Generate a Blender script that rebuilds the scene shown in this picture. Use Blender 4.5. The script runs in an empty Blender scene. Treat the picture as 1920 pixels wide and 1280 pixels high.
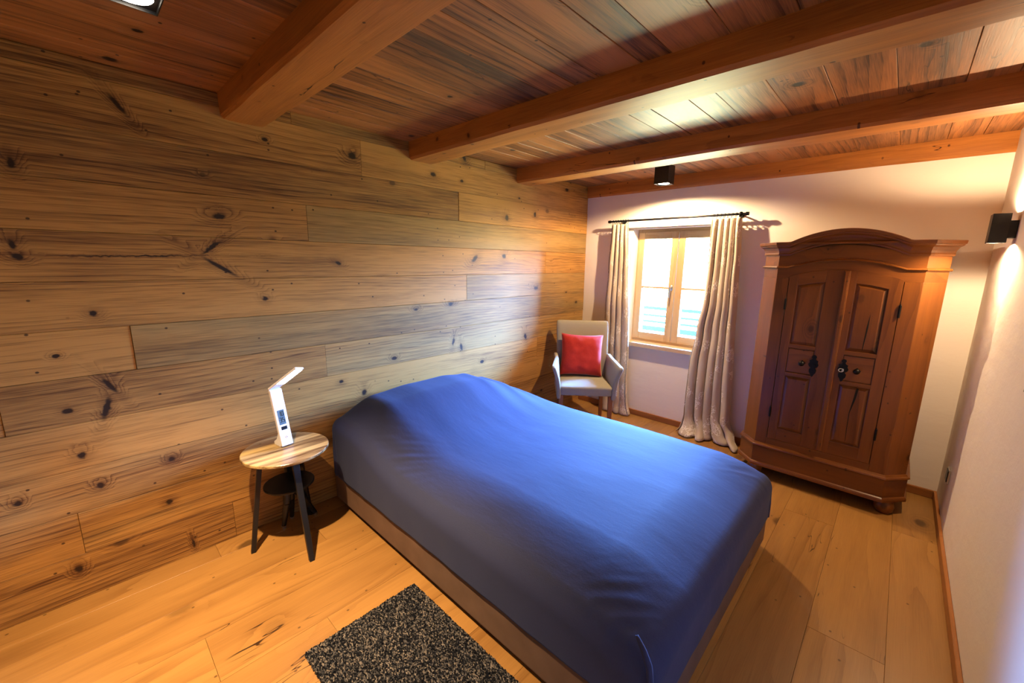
import bpy, bmesh, math, random
from mathutils import Vector, Matrix, noise as mnoise
random.seed(7)
C = bpy.context.scene.collection
SC = bpy.context.scene

# ------------------------------------------------------------------ camera
R_ = [(0.7271117, 0.6863714, 0.01424325), (-0.14123579, 0.12925132, 0.98150219), (-0.67183407, 0.71567339, -0.19092036)]
cam = bpy.data.cameras.new('camera'); cam.sensor_width = 36.0; cam.lens = 36.0 * 769.18 / 1920
cam.clip_start = 0.02; cam.clip_end = 200
camo = bpy.data.objects.new('camera', cam); C.objects.link(camo)
r, u, f = [Vector(v).normalized() for v in R_]
camo.matrix_world = Matrix(((r.x, u.x, -f.x, 2.4711), (r.y, u.y, -f.y, 0.0), (r.z, u.z, -f.z, 1.507), (0, 0, 0, 1)))
SC.camera = camo
SC.view_settings.view_transform = 'Standard'; SC.view_settings.look = 'None'
SC.view_settings.gamma = 1.0; SC.view_settings.use_curve_mapping = False
SC.view_settings.exposure = 0.0
SC.cycles.use_denoising = True; SC.cycles.use_adaptive_sampling = True; SC.cycles.adaptive_threshold = 0.025
SC.cycles.max_bounces = 8; SC.cycles.diffuse_bounces = 5; SC.cycles.transparent_max_bounces = 16
SC.cycles.sample_clamp_indirect = 6.0

# ------------------------------------------------------------------ world: blue-white sky above, sunlit meadow below the horizon
W_ = bpy.data.worlds.new('world'); SC.world = W_; W_.use_nodes = True
nt = W_.node_tree; nt.nodes.clear()
wo = nt.nodes.new('ShaderNodeOutputWorld'); bg = nt.nodes.new('ShaderNodeBackground')
tc = nt.nodes.new('ShaderNodeTexCoord'); sx = nt.nodes.new('ShaderNodeSeparateXYZ'); rp = nt.nodes.new('ShaderNodeValToRGB')
mr = nt.nodes.new('ShaderNodeMapRange'); mr.inputs[1].default_value = -1; mr.inputs[2].default_value = 1
nt.links.new(tc.outputs['Generated'], sx.inputs[0]); nt.links.new(sx.outputs['Z'], mr.inputs[0]); nt.links.new(mr.outputs[0], rp.inputs[0])
el = rp.color_ramp.elements
el[0].position = 0.0; el[0].color = (0.3, 0.32, 0.18, 1)
el[1].position = 1.0; el[1].color = (0.5, 1.6, 5.0, 1)
for p_, c_ in ((0.335, (0.46, 0.49, 0.30, 1)), (0.375, (0.12, 0.14, 0.07, 1)), (0.485, (0.26, 0.30, 0.18, 1)), (0.53, (0.62, 0.92, 1.5, 1)), (0.60, (0.60, 1.5, 4.0, 1))):
    e_ = el.new(p_); e_.color = c_
nt.links.new(rp.outputs[0], bg.inputs[0]); bg.inputs[1].default_value = 190.0
nt.links.new(bg.outputs[0], wo.inputs[0])

def light(name, kind, loc, energy, col, rot=(0, 0, 0), **kw):
    l = bpy.data.lights.new(name, kind); l.energy = energy; l.color = col
    for k, v in kw.items(): setattr(l, k, v)
    o = bpy.data.objects.new(name, l); o.location = loc; o.rotation_euler = rot; C.objects.link(o); return o
po = light('window_portal', 'AREA', (0.935, 4.03, 1.28), 1, (1, 1, 1), (-math.pi / 2, 0, 0), shape='RECTANGLE', size=0.86, size_y=1.14)
po.data.cycles.is_portal = True

# ------------------------------------------------------------------ dimensions
H = 2.266; L = 3.747; W = 2.832; YB = -1.55
WARM = (1.0, 0.68, 0.38)

# ------------------------------------------------------------------ materials
def M(name, rough=0.6, metal=0.0, spec=0.5):
    m = bpy.data.materials.new(name); m.use_nodes = True
    b = m.node_tree.nodes['Principled BSDF']
    b.inputs['Roughness'].default_value = rough; b.inputs['Metallic'].default_value = metal
    b.inputs['Specular IOR Level'].default_value = spec
    return m, m.node_tree, b
def N(nt, t, **kw):
    n = nt.nodes.new(t)
    for k, v in kw.items():
        if k.startswith('i'): n.inputs[int(k[1:])].default_value = v
        else: setattr(n, k, v)
    return n
def lk(nt, a, b): nt.links.new(a, b)
def math_(nt, op, a, b=None, clamp=False):
    n = nt.nodes.new('ShaderNodeMath'); n.operation = op; n.use_clamp = clamp
    for i, v in enumerate((a, b)):
        if v is None: continue
        if isinstance(v, (int, float)): n.inputs[i].default_value = v
        else: nt.links.new(v, n.inputs[i])
    return n.outputs[0]
def vmul(nt, v, s, add=None):
    n = nt.nodes.new('ShaderNodeVectorMath'); n.operation = 'MULTIPLY'; nt.links.new(v, n.inputs[0]); n.inputs[1].default_value = s
    if add is not None:
        a = nt.nodes.new('ShaderNodeVectorMath'); a.operation = 'ADD'; nt.links.new(n.outputs[0], a.inputs[0]); nt.links.new(add, a.inputs[1]); return a.outputs[0]
    return n.outputs[0]
def noise(nt, v, scale=1.0, detail=2.0, rough=0.5):
    n = nt.nodes.new('ShaderNodeTexNoise'); nt.links.new(v, n.inputs['Vector']); n.inputs['Scale'].default_value = scale
    n.inputs['Detail'].default_value = detail; n.inputs['Roughness'].default_value = rough; return n.outputs[0]
def mixc(nt, f, a, b, mode='MIX'):
    n = nt.nodes.new('ShaderNodeMix'); n.data_type = 'RGBA'; n.blend_type = mode; n.clamp_factor = True
    for s, v in ((n.inputs[0], f), (n.inputs[6], a), (n.inputs[7], b)):
        if isinstance(v, (int, float)): s.default_value = v
        elif isinstance(v, tuple): s.default_value = v if len(v) == 4 else (*v, 1)
        else: nt.links.new(v, s)
    return n.outputs[2]
def smooth(nt, v, a, b, o0=0.0, o1=1.0):
    n = nt.nodes.new('ShaderNodeMapRange'); n.interpolation_type = 'SMOOTHSTEP'
    nt.links.new(v, n.inputs[0]); n.inputs[1].default_value = a; n.inputs[2].default_value = b
    n.inputs[3].default_value = o0; n.inputs[4].default_value = o1; return n.outputs[0]
def attr(nt, name):
    n = nt.nodes.new('ShaderNodeAttribute'); n.attribute_name = name; return n

def wood(name, light_, dark_, grey_=(0.3, 0.25, 0.18), rough=0.5, ring=9.0, warp=6.0, ring_amt=0.5, knot_scale=4.0, knot_amt=1.0,
         streak=0.55, fiber=0.35, tone_amt=0.9, bump=0.25, crack=0.0, spec=0.35, feats=None, rand_knots=(0.42, 0.85)):
    m, nt, b = M(name, rough, 0, spec)
    gu = attr(nt, 'guv').outputs['Vector']
    tn = nt.nodes.new('ShaderNodeSeparateXYZ'); lk(nt, attr(nt, 'tone').outputs['Vector'], tn.inputs[0])
    t, gr = tn.outputs['X'], tn.outputs['Y']
    # knots
    g2 = nt.nodes.new('ShaderNodeSeparateXYZ'); lk(nt, gu, g2.inputs[0])
    g2d = nt.nodes.new('ShaderNodeCombineXYZ'); lk(nt, g2.outputs['X'], g2d.inputs[0])
    lk(nt, math_(nt, 'ADD', g2.outputs['Y'], math_(nt, 'MULTIPLY', g2.outputs['Z'], 0.7)), g2d.inputs[1]); g2d = g2d.outputs[0]
    vo = N(nt, 'ShaderNodeTexVoronoi', feature='F1', voronoi_dimensions='2D'); lk(nt, vmul(nt, g2d, (0.75, 1.15, 0)), vo.inputs['Vector']); vo.inputs['Scale'].default_value = knot_scale
    vs = nt.nodes.new('ShaderNodeSeparateXYZ'); lk(nt, vo.outputs['Color'], vs.inputs[0])
    d0 = vo.outputs['Distance']
    on = smooth(nt, vs.outputs['X'], *rand_knots)
    kr = math_(nt, 'MULTIPLY_ADD', vs.outputs['Y'], 0.055); nt.nodes[-1].inputs[2].default_value = 0.03
    dd = math_(nt, 'DIVIDE', math_(nt, 'ADD', d0, math_(nt, 'MULTIPLY', math_(nt, 'SUBTRACT', noise(nt, gu, 60, 2), 0.5), 0.03)), kr)
    kmask = math_(nt, 'MULTIPLY', smooth(nt, dd, 0.55, 1.25, 1, 0), on)
    khalo = math_(nt, 'MULTIPLY', smooth(nt, dd, 0.4, 3.2, 1, 0), on)
    if feats:      # individual knots of this cladding: (y, z, half width, half height, tilt)
        ob = nt.nodes.new('ShaderNodeSeparateXYZ'); lk(nt, nt.nodes.new('ShaderNodeTexCoord').outputs['Object'], ob.inputs[0])
        cb = nt.nodes.new('ShaderNodeCombineXYZ')
        wob = math_(nt, 'MULTIPLY', math_(nt, 'SUBTRACT', noise(nt, gu, 45, 2), 0.5), 0.016)
        lk(nt, math_(nt, 'ADD', ob.outputs['Y'], wob), cb.inputs[0]); lk(nt, math_(nt, 'SUBTRACT', ob.outputs['Z'], wob), cb.inputs[1])
        dm = None
        for (ky, kz, ka, kb, kt) in feats:
            mp = nt.nodes.new('ShaderNodeMapping'); mp.vector_type = 'TEXTURE'
            if dm is None: lk(nt, cb.outputs[0], mp.inputs[0])
            else:       # chained so that Cycles evaluates the knots one after another
                ma = nt.nodes.new('ShaderNodeVectorMath'); ma.operation = 'MULTIPLY_ADD'; lk(nt, dm, ma.inputs[0]); ma.inputs[1].default_value = (1e-7,) * 3
                lk(nt, cb.outputs[0], ma.inputs[2]); lk(nt, ma.outputs[0], mp.inputs[0])
            mp.inputs[1].default_value = (ky, kz, 0); mp.inputs[2].default_value = (0, 0, kt); mp.inputs[3].default_value = (ka, kb, 1)
            ln = nt.nodes.new('ShaderNodeVectorMath'); ln.operation = 'LENGTH'; lk(nt, mp.outputs[0], ln.inputs[0])
            dm = ln.outputs['Value'] if dm is None else math_(nt, 'MINIMUM', dm, ln.outputs['Value'])
        kmask = math_(nt, 'MAXIMUM', kmask, smooth(nt, dm, 0.35, 1.15, 1, 0))
        khalo = math_(nt, 'MAXIMUM', khalo, smooth(nt, dm, 0.6, 3.6, 1, 0))
    # rings
    w1 = noise(nt, vmul(nt, gu, (0.55, 3.2, 3.2)), 1, 2.5, 0.5)
    w2 = noise(nt, vmul(nt, gu, (5, 22, 22)), 1, 2)
    sp = nt.nodes.new('ShaderNodeSeparateXYZ'); lk(nt, gu, sp.inputs[0])
    v = math_(nt, 'ADD', sp.outputs['Y'], math_(nt, 'MULTIPLY', sp.outputs['Z'], 0.6))
    R = math_(nt, 'MULTIPLY', v, ring)
    R = math_(nt, 'ADD', R, math_(nt, 'MULTIPLY', w1, warp))
    R = math_(nt, 'ADD', R, math_(nt, 'MULTIPLY', w2, 0.35))
    R = math_(nt, 'ADD', R, math_(nt, 'MULTIPLY', khalo, 2.6))
    fr = math_(nt, 'FRACT', R)
    # late wood line: sharp on one side, soft on other
    lw = math_(nt, 'POWER', fr, 3.0)
    rmod = smooth(nt, noise(nt, vmul(nt, gu, (0.8, 7, 7)), 1, 1), 0.35, 0.62)
    lw = math_(nt, 'MULTIPLY', lw, rmod)
    st = noise(nt, vmul(nt, gu, (1.1, 16, 16)), 1, 4, 0.6)
    fb = noise(nt, vmul(nt, gu, (7, 260, 260)), 1, 2)
    bl = noise(nt, vmul(nt, gu, (1.2, 4, 4)), 1, 3)
    f1 = math_(nt, 'MULTIPLY', math_(nt, 'SUBTRACT', st, 0.5), streak * 2.4)
    f2 = math_(nt, 'MULTIPLY', math_(nt, 'SUBTRACT', fb, 0.5), fiber * 2)
    f3 = math_(nt, 'MULTIPLY', math_(nt, 'SUBTRACT', bl, 0.5), 0.9)
    s = math_(nt, 'ADD', f1, f2); s = math_(nt, 'ADD', s, f3)
    s = math_(nt, 'ADD', s, math_(nt, 'MULTIPLY', lw, ring_amt))
    s = math_(nt, 'ADD', s, math_(nt, 'MULTIPLY', khalo, 0.22 * knot_amt))
    s = math_(nt, 'ADD', s, math_(nt, 'MULTIPLY', t, tone_amt))
    s = math_(nt, 'ADD', s, 0.28, True)
    col = mixc(nt, s, light_, dark_)
    gm = math_(nt, 'ADD', gr, math_(nt, 'MULTIPLY', math_(nt, 'SUBTRACT', noise(nt, vmul(nt, gu, (1.0, 9, 9)), 1.3, 3), 0.5), 0.8), True)
    col = mixc(nt, gm, col, mixc(nt, s, grey_, tuple(c * 0.45 for c in grey_)))
    kcol = tuple(c * 0.22 for c in dark_)
    col = mixc(nt, math_(nt, 'MULTIPLY', kmask, 0.9 * knot_amt), col, kcol)
    # little nail / worm marks
    v2 = N(nt, 'ShaderNodeTexVoronoi', feature='F1', voronoi_dimensions='2D'); lk(nt, vmul(nt, g2d, (0.8, 1, 0)), v2.inputs['Vector']); v2.inputs['Scale'].default_value = 13
    v2s = nt.nodes.new('ShaderNodeSeparateXYZ'); lk(nt, v2.outputs['Color'], v2s.inputs[0])
    nm = math_(nt, 'MULTIPLY', smooth(nt, v2.outputs['Distance'], 0.04, 0.075, 1, 0), smooth(nt, v2s.outputs['X'], 0.86, 0.88))
    col = mixc(nt, math_(nt, 'MULTIPLY', nm, 0.85 * min(1, knot_amt)), col, kcol)
    if crack > 0:
        cn = noise(nt, vmul(nt, gu, (1.0, 9, 9)), 1.0, 3, 0.6)
        cd = math_(nt, 'ABSOLUTE', math_(nt, 'SUBTRACT', cn, 0.5))
        cm = math_(nt, 'MULTIPLY', smooth(nt, cd, 0.002, 0.006, 1, 0), smooth(nt, noise(nt, vmul(nt, gu, (1.6, 5, 5)), 1.3, 1), 0.60, 0.66))
        col = mixc(nt, math_(nt, 'MULTIPLY', cm, crack), col, kcol)
    lk(nt, col, b.inputs['Base Color'])
    bp = N(nt, 'ShaderNodeBump'); bp.inputs['Strength'].default_value = bump; bp.inputs['Distance'].default_value = 0.002
    hgt = math_(nt, 'SUBTRACT', math_(nt, 'MULTIPLY', fb, 0.5), math_(nt, 'ADD', math_(nt, 'MULTIPLY', lw, 0.5), kmask))
    lk(nt, hgt, bp.inputs['Height']); lk(nt, bp.outputs[0], b.inputs['Normal'])
    return m

FEATS = [(-0.102, 1.841, .014, .024, 0), (-0.141, 1.544, .013, .019, 0), (-0.133, 1.499, .02, .013, -.2), (0.529, 1.705, .034, .017, .1), (1.103, 1.484, .024, .012, -.5), (1.099, 1.528, .017, .009, 0),
 (0.22, 2.124, .010, .05, .6), (0.219, 2.084, .009, .01, 0), (0.32, 1.99, .014, .013, 0), (1.228, 2.107, .03, .022, .2), (1.809, 2.092, .027, .017, 0), (0.155, 1.367, .010, .018, -.3), (0.042, 1.266, .016, .014, 0),
 (0.034, 1.345, .012, .008, 0), (0.697, 1.318, .013, .012, 0), (0.695, 1.293, .017, .014, 0), (0.612, 1.261, .013, .011, 0), (0.647, 1.107, .014, .010, 0), (2.046, 0.839, .016, .034, .2), (0.051, 0.949, .011, .05, .5),
 (-0.093, 0.887, .010, .016, 0), (-0.07, 0.661, .017, .02, 0), (-0.127, 0.732, .013, .010, 0), (0.219, 0.537, .016, .014, 0), (-0.031, 0.501, .016, .015, 0), (-0.269, 0.52, .013, .015, 0), (0.185, 0.325, .016, .015, 0),
 (-0.146, 0.146, .014, .019, 0), (-0.063, 0.094, .007, .018, .2), (0.253, 0.058, .007, .030, .1), (0.058, 0.234, .010, .009, 0), (1.22, 0.651, .022, .026, 0), (1.074, 0.754, .017, .013, 0), (0.694, 0.591, .014, .011, 0),
 (0.825, 0.803, .012, .012, 0), (2.089, 2.253, .018, .037, .5), (1.946, 1.184, .026, .017, 0), (1.637, 1.166, .02, .012, 0), (2.19, 1.525, .045, .022, .7), (2.519, 1.552, .028, .022, 0), (2.948, 1.269, .035, .019, 0),
 (2.477, 2.303, .02, .032, .4), (2.546, 1.865, .024, .028, 0), (2.907, 1.923, .02, .027, 0), (2.812, 0.831, .02, .036, .3), (1.967, 0.892, .014, .036, -.2), (-0.068, 2.126, .01, .01, 0),
 (0.484, 1.553, .062, .011, .66), (0.512, 1.460, .090, .012, -.60), (0.20, 1.508, .24, .0032, .02), (0.03, 0.848, .014, .06, -.3)]
FEATS = [k for k in FEATS if k[2] * k[3] > 0.00019]      # the tiny ones come from the random marks
m_wall = wood('old_spruce_cladding', (0.47, 0.235, 0.055), (0.10, 0.036, 0.007), (0.29, 0.215, 0.080), rough=0.55, ring=42, warp=7, ring_amt=0.50, knot_scale=4.0, knot_amt=1.3, streak=0.66, fiber=0.7, feats=FEATS, rand_knots=(0.72, 0.95))
m_ceil = wood('weathered_ceiling_boards', (0.42, 0.160, 0.040), (0.050, 0.016, 0.005), (0.24, 0.16, 0.09), rough=0.50, spec=0.5, ring=40, warp=6, ring_amt=0.50, knot_scale=4.0, knot_amt=1.2, streak=0.85, fiber=0.6, bump=0.4, crack=0.8)
m_beam = wood('old_beam_timber', (0.50, 0.190, 0.036), (0.19, 0.060, 0.010), (0.30, 0.15, 0.06), rough=0.5, ring=9, warp=4, ring_amt=0.30, knot_scale=5.0, knot_amt=1.0, streak=0.6, fiber=0.4, bump=0.4, crack=0.95)
m_floor = wood('oiled_oak_floor', (0.36, 0.185, 0.050), (0.14, 0.055, 0.011), (0.26, 0.135, 0.042), rough=0.36, ring=12, warp=7, ring_amt=0.34, knot_scale=1.9, knot_amt=0.8, streak=0.32, fiber=0.22, bump=0.12, crack=1.0, spec=0.45)
m_pine = wood('antique_stained_pine', (0.21, 0.070, 0.011), (0.070, 0.018, 0.003), (0.16, 0.06, 0.014), rough=0.34, ring=11, warp=4, ring_amt=0.40, knot_scale=3.0, knot_amt=0.8, streak=0.40, fiber=0.2, bump=0.12, spec=0.5)
m_oak = wood('light_window_oak', (0.58, 0.40, 0.20), (0.33, 0.20, 0.085), (0.45, 0.33, 0.18), rough=0.45, ring=14, warp=4, ring_amt=0.3, knot_scale=2, knot_amt=0.2, streak=0.35, fiber=0.2, bump=0.1)
m_trim = wood('oak_skirting', (0.38, 0.155, 0.042), (0.18, 0.06, 0.015), (0.3, 0.14, 0.05), rough=0.4, ring=12, warp=4, ring_amt=0.3, knot_scale=2, knot_amt=0.3, streak=0.4, fiber=0.2, bump=0.1)
m_leg = wood('reddish_chair_leg_wood', (0.30, 0.11, 0.035), (0.15, 0.05, 0.016), rough=0.35, knot_amt=0.0, bump=0.05)
m_top = wood('rustic_oak_tabletop', (0.55, 0.40, 0.17), (0.10, 0.05, 0.018), (0.5, 0.4, 0.25), rough=0.32, ring=30, warp=5, ring_amt=0.35, knot_scale=5, knot_amt=0.9, streak=1.7, fiber=0.5, bump=0.1, spec=0.5)

def plain(name, col, rough=0.6, metal=0.0, spec=0.5, nscale=30.0, namt=0.12, bump=0.0, bscale=200.0, bdist=0.001):
    m, nt, b = M(name, rough, metal, spec)
    tc = nt.nodes.new('ShaderNodeTexCoord')
    n = noise(nt, tc.outputs['Object'], nscale, 3)
    lk(nt, mixc(nt, n, tuple(c * (1 - namt) for c in col), tuple(min(1, c * (1 + namt)) for c in col)), b.inputs['Base Color'])
    if bump:
        bp = N(nt, 'ShaderNodeBump'); bp.inputs['Strength'].default_value = bump; bp.inputs['Distance'].default_value = bdist
        lk(nt, noise(nt, tc.outputs['Object'], bscale, 3), bp.inputs['Height']); lk(nt, bp.outputs[0], b.inputs['Normal'])
    return m
def plaster():
    m, nt, b = M('hand_trowelled_plaster', 0.85, 0, 0.2)
    tc = nt.nodes.new('ShaderNodeTexCoord'); o = tc.outputs['Object']
    big = noise(nt, o, 2.2, 4)
    lk(nt, mixc(nt, big, (0.82, 0.76, 0.69), (0.88, 0.83, 0.77)), b.inputs['Base Color'])
    wv = noise(nt, vmul(nt, o, (3.5, 3.5, 7)), 1.6, 5, 0.55)
    strokes = noise(nt, vmul(nt, o, (9, 9, 30), None), 1.0, 3)
    hgt = math_(nt, 'ADD', math_(nt, 'MULTIPLY', wv, 1.0), math_(nt, 'MULTIPLY', strokes, 0.22))
    hgt = math_(nt, 'ADD', hgt, math_(nt, 'MULTIPLY', noise(nt, o, 120, 2), 0.06))
    bp = N(nt, 'ShaderNodeBump'); bp.inputs['Strength'].default_value = 0.30; bp.inputs['Distance'].default_value = 0.010
    lk(nt, hgt, bp.inputs['Height']); lk(nt, bp.outputs[0], b.inputs['Normal'])
    return m
m_plaster = plaster()
m_black = plain('black_powder_coated_metal', (0.008, 0.008, 0.009), 0.4, 0.0, 0.4)
m_iron = plain('black_wrought_iron', (0.012, 0.012, 0.013), 0.38, 0.7, 0.5, bump=0.2)
m_darkplastic = plain('black_plastic', (0.01, 0.01, 0.011), 0.35)
m_white = plain('white_lamp_plastic', (0.85, 0.85, 0.86), 0.3, namt=0.02)
m_lcd = plain('grey_blue_display_glass', (0.10, 0.16, 0.20), 0.15, namt=0.03)
m_lcdink = plain('dark_display_ink', (0.008, 0.014, 0.02), 0.3, namt=0.02)
m_steel = plain('brushed_steel', (0.62, 0.63, 0.65), 0.28, 1.0, namt=0.05)
m_suede = plain('brown_suede_upholstery', (0.150, 0.092, 0.060), 0.9, 0, 0.1, nscale=7, namt=0.35, bump=0.25, bscale=300)
m_under = plain('black_base_cloth', (0.01, 0.009, 0.009), 0.95)
m_dark = plain('dark_backing_behind_boards', (0.02, 0.012, 0.007), 0.9)
m_crack = plain('black_wood_crack', (0.004, 0.002, 0.001), 0.9)
m_roof = plain('grey_render', (0.4, 0.4, 0.4), 0.9)
m_rail = plain('dark_balcony_metal', (0.008, 0.012, 0.013), 0.8, 0, 0.05)

def fabric(name, c1, c2, weave=900, rough=0.9, sheen=0.0, sheen_tint=(1, 1, 1), bigs=2.5, bump=0.35, wr=0.0):
    m, nt, b = M(name, rough, 0, 0.15)
    tc = nt.nodes.new('ShaderNodeTexCoord'); o = tc.outputs['Object']
    n = noise(nt, o, bigs, 3); fn = noise(nt, vmul(nt, o, (weave, weave * 0.35, weave * 0.6)), 1, 2)
    fa = math_(nt, 'ADD', math_(nt, 'MULTIPLY', n, 0.5), math_(nt, 'MULTIPLY', fn, 0.5))
    lk(nt, mixc(nt, fa, c1, c2), b.inputs['Base Color'])
    b.inputs['Sheen Weight'].default_value = sheen; b.inputs['Sheen Roughness'].default_value = 0.45
    b.inputs['Sheen Tint'].default_value = (*sheen_tint, 1)
    bp = N(nt, 'ShaderNodeBump'); bp.inputs['Strength'].default_value = bump; bp.inputs['Distance'].default_value = 0.0015
    h = fn
    if wr:
        h = math_(nt, 'ADD', fn, math_(nt, 'MULTIPLY', noise(nt, vmul(nt, o, (5, 14, 9)), 1, 4, 0.6), wr))
    lk(nt, h, bp.inputs['Height']); lk(nt, bp.outputs[0], b.inputs['Normal'])
    return m
m_cover = fabric('royal_navy_jersey_cover', (0.026, 0.031, 0.072), (0.040, 0.047, 0.102), 500, 0.8, 0.08, (0.55, 0.7, 1.0), wr=5.0, bump=0.25)
m_chair = fabric('grey_woven_chair_fabric', (0.21, 0.190, 0.135), (0.37, 0.345, 0.265), 700, 0.9, 0.1)
m_red = fabric('red_velvet_cushion', (0.24, 0.009, 0.008), (0.50, 0.034, 0.022), 160, 0.6, 0.5, (1, 0.5, 0.4), bigs=30)

def curtain_mat():
    m, nt, b = M('champagne_embroidered_curtain', 0.55, 0, 0.3)
    uvn = attr(nt, 'guv').outputs['Vector']
    n = noise(nt, uvn, 7, 2)
    base = mixc(nt, n, (0.46, 0.37, 0.27), (0.56, 0.47, 0.36))
    # embroidered sprigs: curled thin lines inside scattered patches
    vo = N(nt, 'ShaderNodeTexVoronoi', feature='F1'); lk(nt, uvn, vo.inputs['Vector']); vo.inputs['Scale'].default_value = 7.0
    patch = smooth(nt, vo.outputs['Distance'], 0.34, 0.42, 1, 0)
    sub = nt.nodes.new('ShaderNodeVectorMath'); sub.operation = 'SUBTRACT'; lk(nt, vmul(nt, uvn, (7, 7, 7)), sub.inputs[0])
    vp = vmul(nt, vo.outputs['Position'], (7, 7, 7)); lk(nt, vp, sub.inputs[1])
    s3 = nt.nodes.new('ShaderNodeSeparateXYZ'); lk(nt, sub.outputs[0], s3.inputs[0])
    ang = math_(nt, 'ARCTAN2', s3.outputs['Y'], s3.outputs['X'])
    rad = vo.outputs['Distance']
    pet = math_(nt, 'ADD', math_(nt, 'MULTIPLY', math_(nt, 'SINE', math_(nt, 'MULTIPLY', ang, 5.0)), 0.10), 0.26)
    ln1 = smooth(nt, math_(nt, 'ABSOLUTE', math_(nt, 'SUBTRACT', rad, pet)), 0.018, 0.035, 1, 0)
    ln2 = smooth(nt, math_(nt, 'ABSOLUTE', math_(nt, 'SUBTRACT', rad, math_(nt, 'MULTIPLY', pet, 0.55))), 0.015, 0.03, 1, 0)
    dn = noise(nt, uvn, 16, 2)
    vein = smooth(nt, math_(nt, 'ABSOLUTE', math_(nt, 'SUBTRACT', dn, 0.5)), 0.012, 0.03, 1, 0)
    ln = math_(nt, 'MULTIPLY', math_(nt, 'MAXIMUM', math_(nt, 'MAXIMUM', ln1, ln2), math_(nt, 'MULTIPLY', vein, 0.7)), smooth(nt, rad, 0.42, 0.5, 1, 0))
    col = mixc(nt, math_(nt, 'MULTIPLY', ln, 0.95), base, (0.88, 0.84, 0.76))
    lk(nt, col, b.inputs['Base Color'])
    b.inputs['Sheen Weight'].default_value = 0.25
    bp = N(nt, 'ShaderNodeBump'); bp.inputs['Strength'].default_value = 0.5; bp.inputs['Distance'].default_value = 0.002
    lk(nt, math_(nt, 'ADD', ln, math_(nt, 'MULTIPLY', noise(nt, uvn, 14, 3), 1.5)), bp.inputs['Height']); lk(nt, bp.outputs[0], b.inputs['Normal'])
    return m
m_curt = curtain_mat()
def rug_mat():
    m, nt, b = M('speckled_black_grey_pile', 0.95, 0, 0.1)
    o = nt.nodes.new('ShaderNodeTexCoord').outputs['Object']
    v = N(nt, 'ShaderNodeTexVoronoi', feature='F1'); lk(nt, vmul(nt, o, (1, 1.6, 1)), v.inputs['Vector']); v.inputs['Scale'].default_value = 150
    s = nt.nodes.new('ShaderNodeSeparateXYZ'); lk(nt, v.outputs['Color'], s.inputs[0])
    r = nt.nodes.new('ShaderNodeValToRGB'); r.color_ramp.interpolation = 'CONSTANT'
    el = r.color_ramp.elements; el[0].color = (0.006, 0.007, 0.010, 1); el[1].position = 0.50; el[1].color = (0.035, 0.036, 0.040, 1)
    for p, c in ((0.68, (0.095, 0.09, 0.088, 1)), (0.86, (0.20, 0.175, 0.15, 1))):
        e = el.new(p); e.color = c
    lk(nt, math_(nt, 'ADD', s.outputs['X'], math_(nt, 'MULTIPLY', math_(nt, 'SUBTRACT', noise(nt, o, 14, 2), 0.5), 0.35)), r.inputs[0])
    lk(nt, r.outputs[0], b.inputs['Base Color'])
    return m
m_rug = rug_mat()
def emis(name, col, s):
    m, nt, b = M(name, 0.5); b.inputs['Base Color'].default_value = (*col, 1)
    b.inputs['Emission Color'].default_value = (*col, 1); b.inputs['Emission Strength'].default_value = s; return m
m_led = emis('lit_warm_led', (1, 0.86, 0.68), 25)
m_ledw = emis('lit_cool_led', (0.86, 0.93, 1.0), 14)
def glass():
    m = bpy.data.materials.new('window_glass'); m.use_nodes = True; nt = m.node_tree; nt.nodes.clear()
    o = nt.nodes.new('ShaderNodeOutputMaterial'); t = nt.nodes.new('ShaderNodeBsdfTransparent'); g = nt.nodes.new('ShaderNodeBsdfGlossy')
    t.inputs[0].default_value = (0.96, 0.98, 0.97, 1); g.inputs['Roughness'].default_value = 0.02
    fr = nt.nodes.new('ShaderNodeFresnel'); fr.inputs[0].default_value = 1.45
    mx = nt.nodes.new('ShaderNodeMixShader'); lk(nt, fr.outputs[0], mx.inputs[0]); lk(nt, t.outputs[0], mx.inputs[1]); lk(nt, g.outputs[0], mx.inputs[2])
    lk(nt, mx.outputs[0], o.inputs[0]); return m
m_glass = glass()

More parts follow.
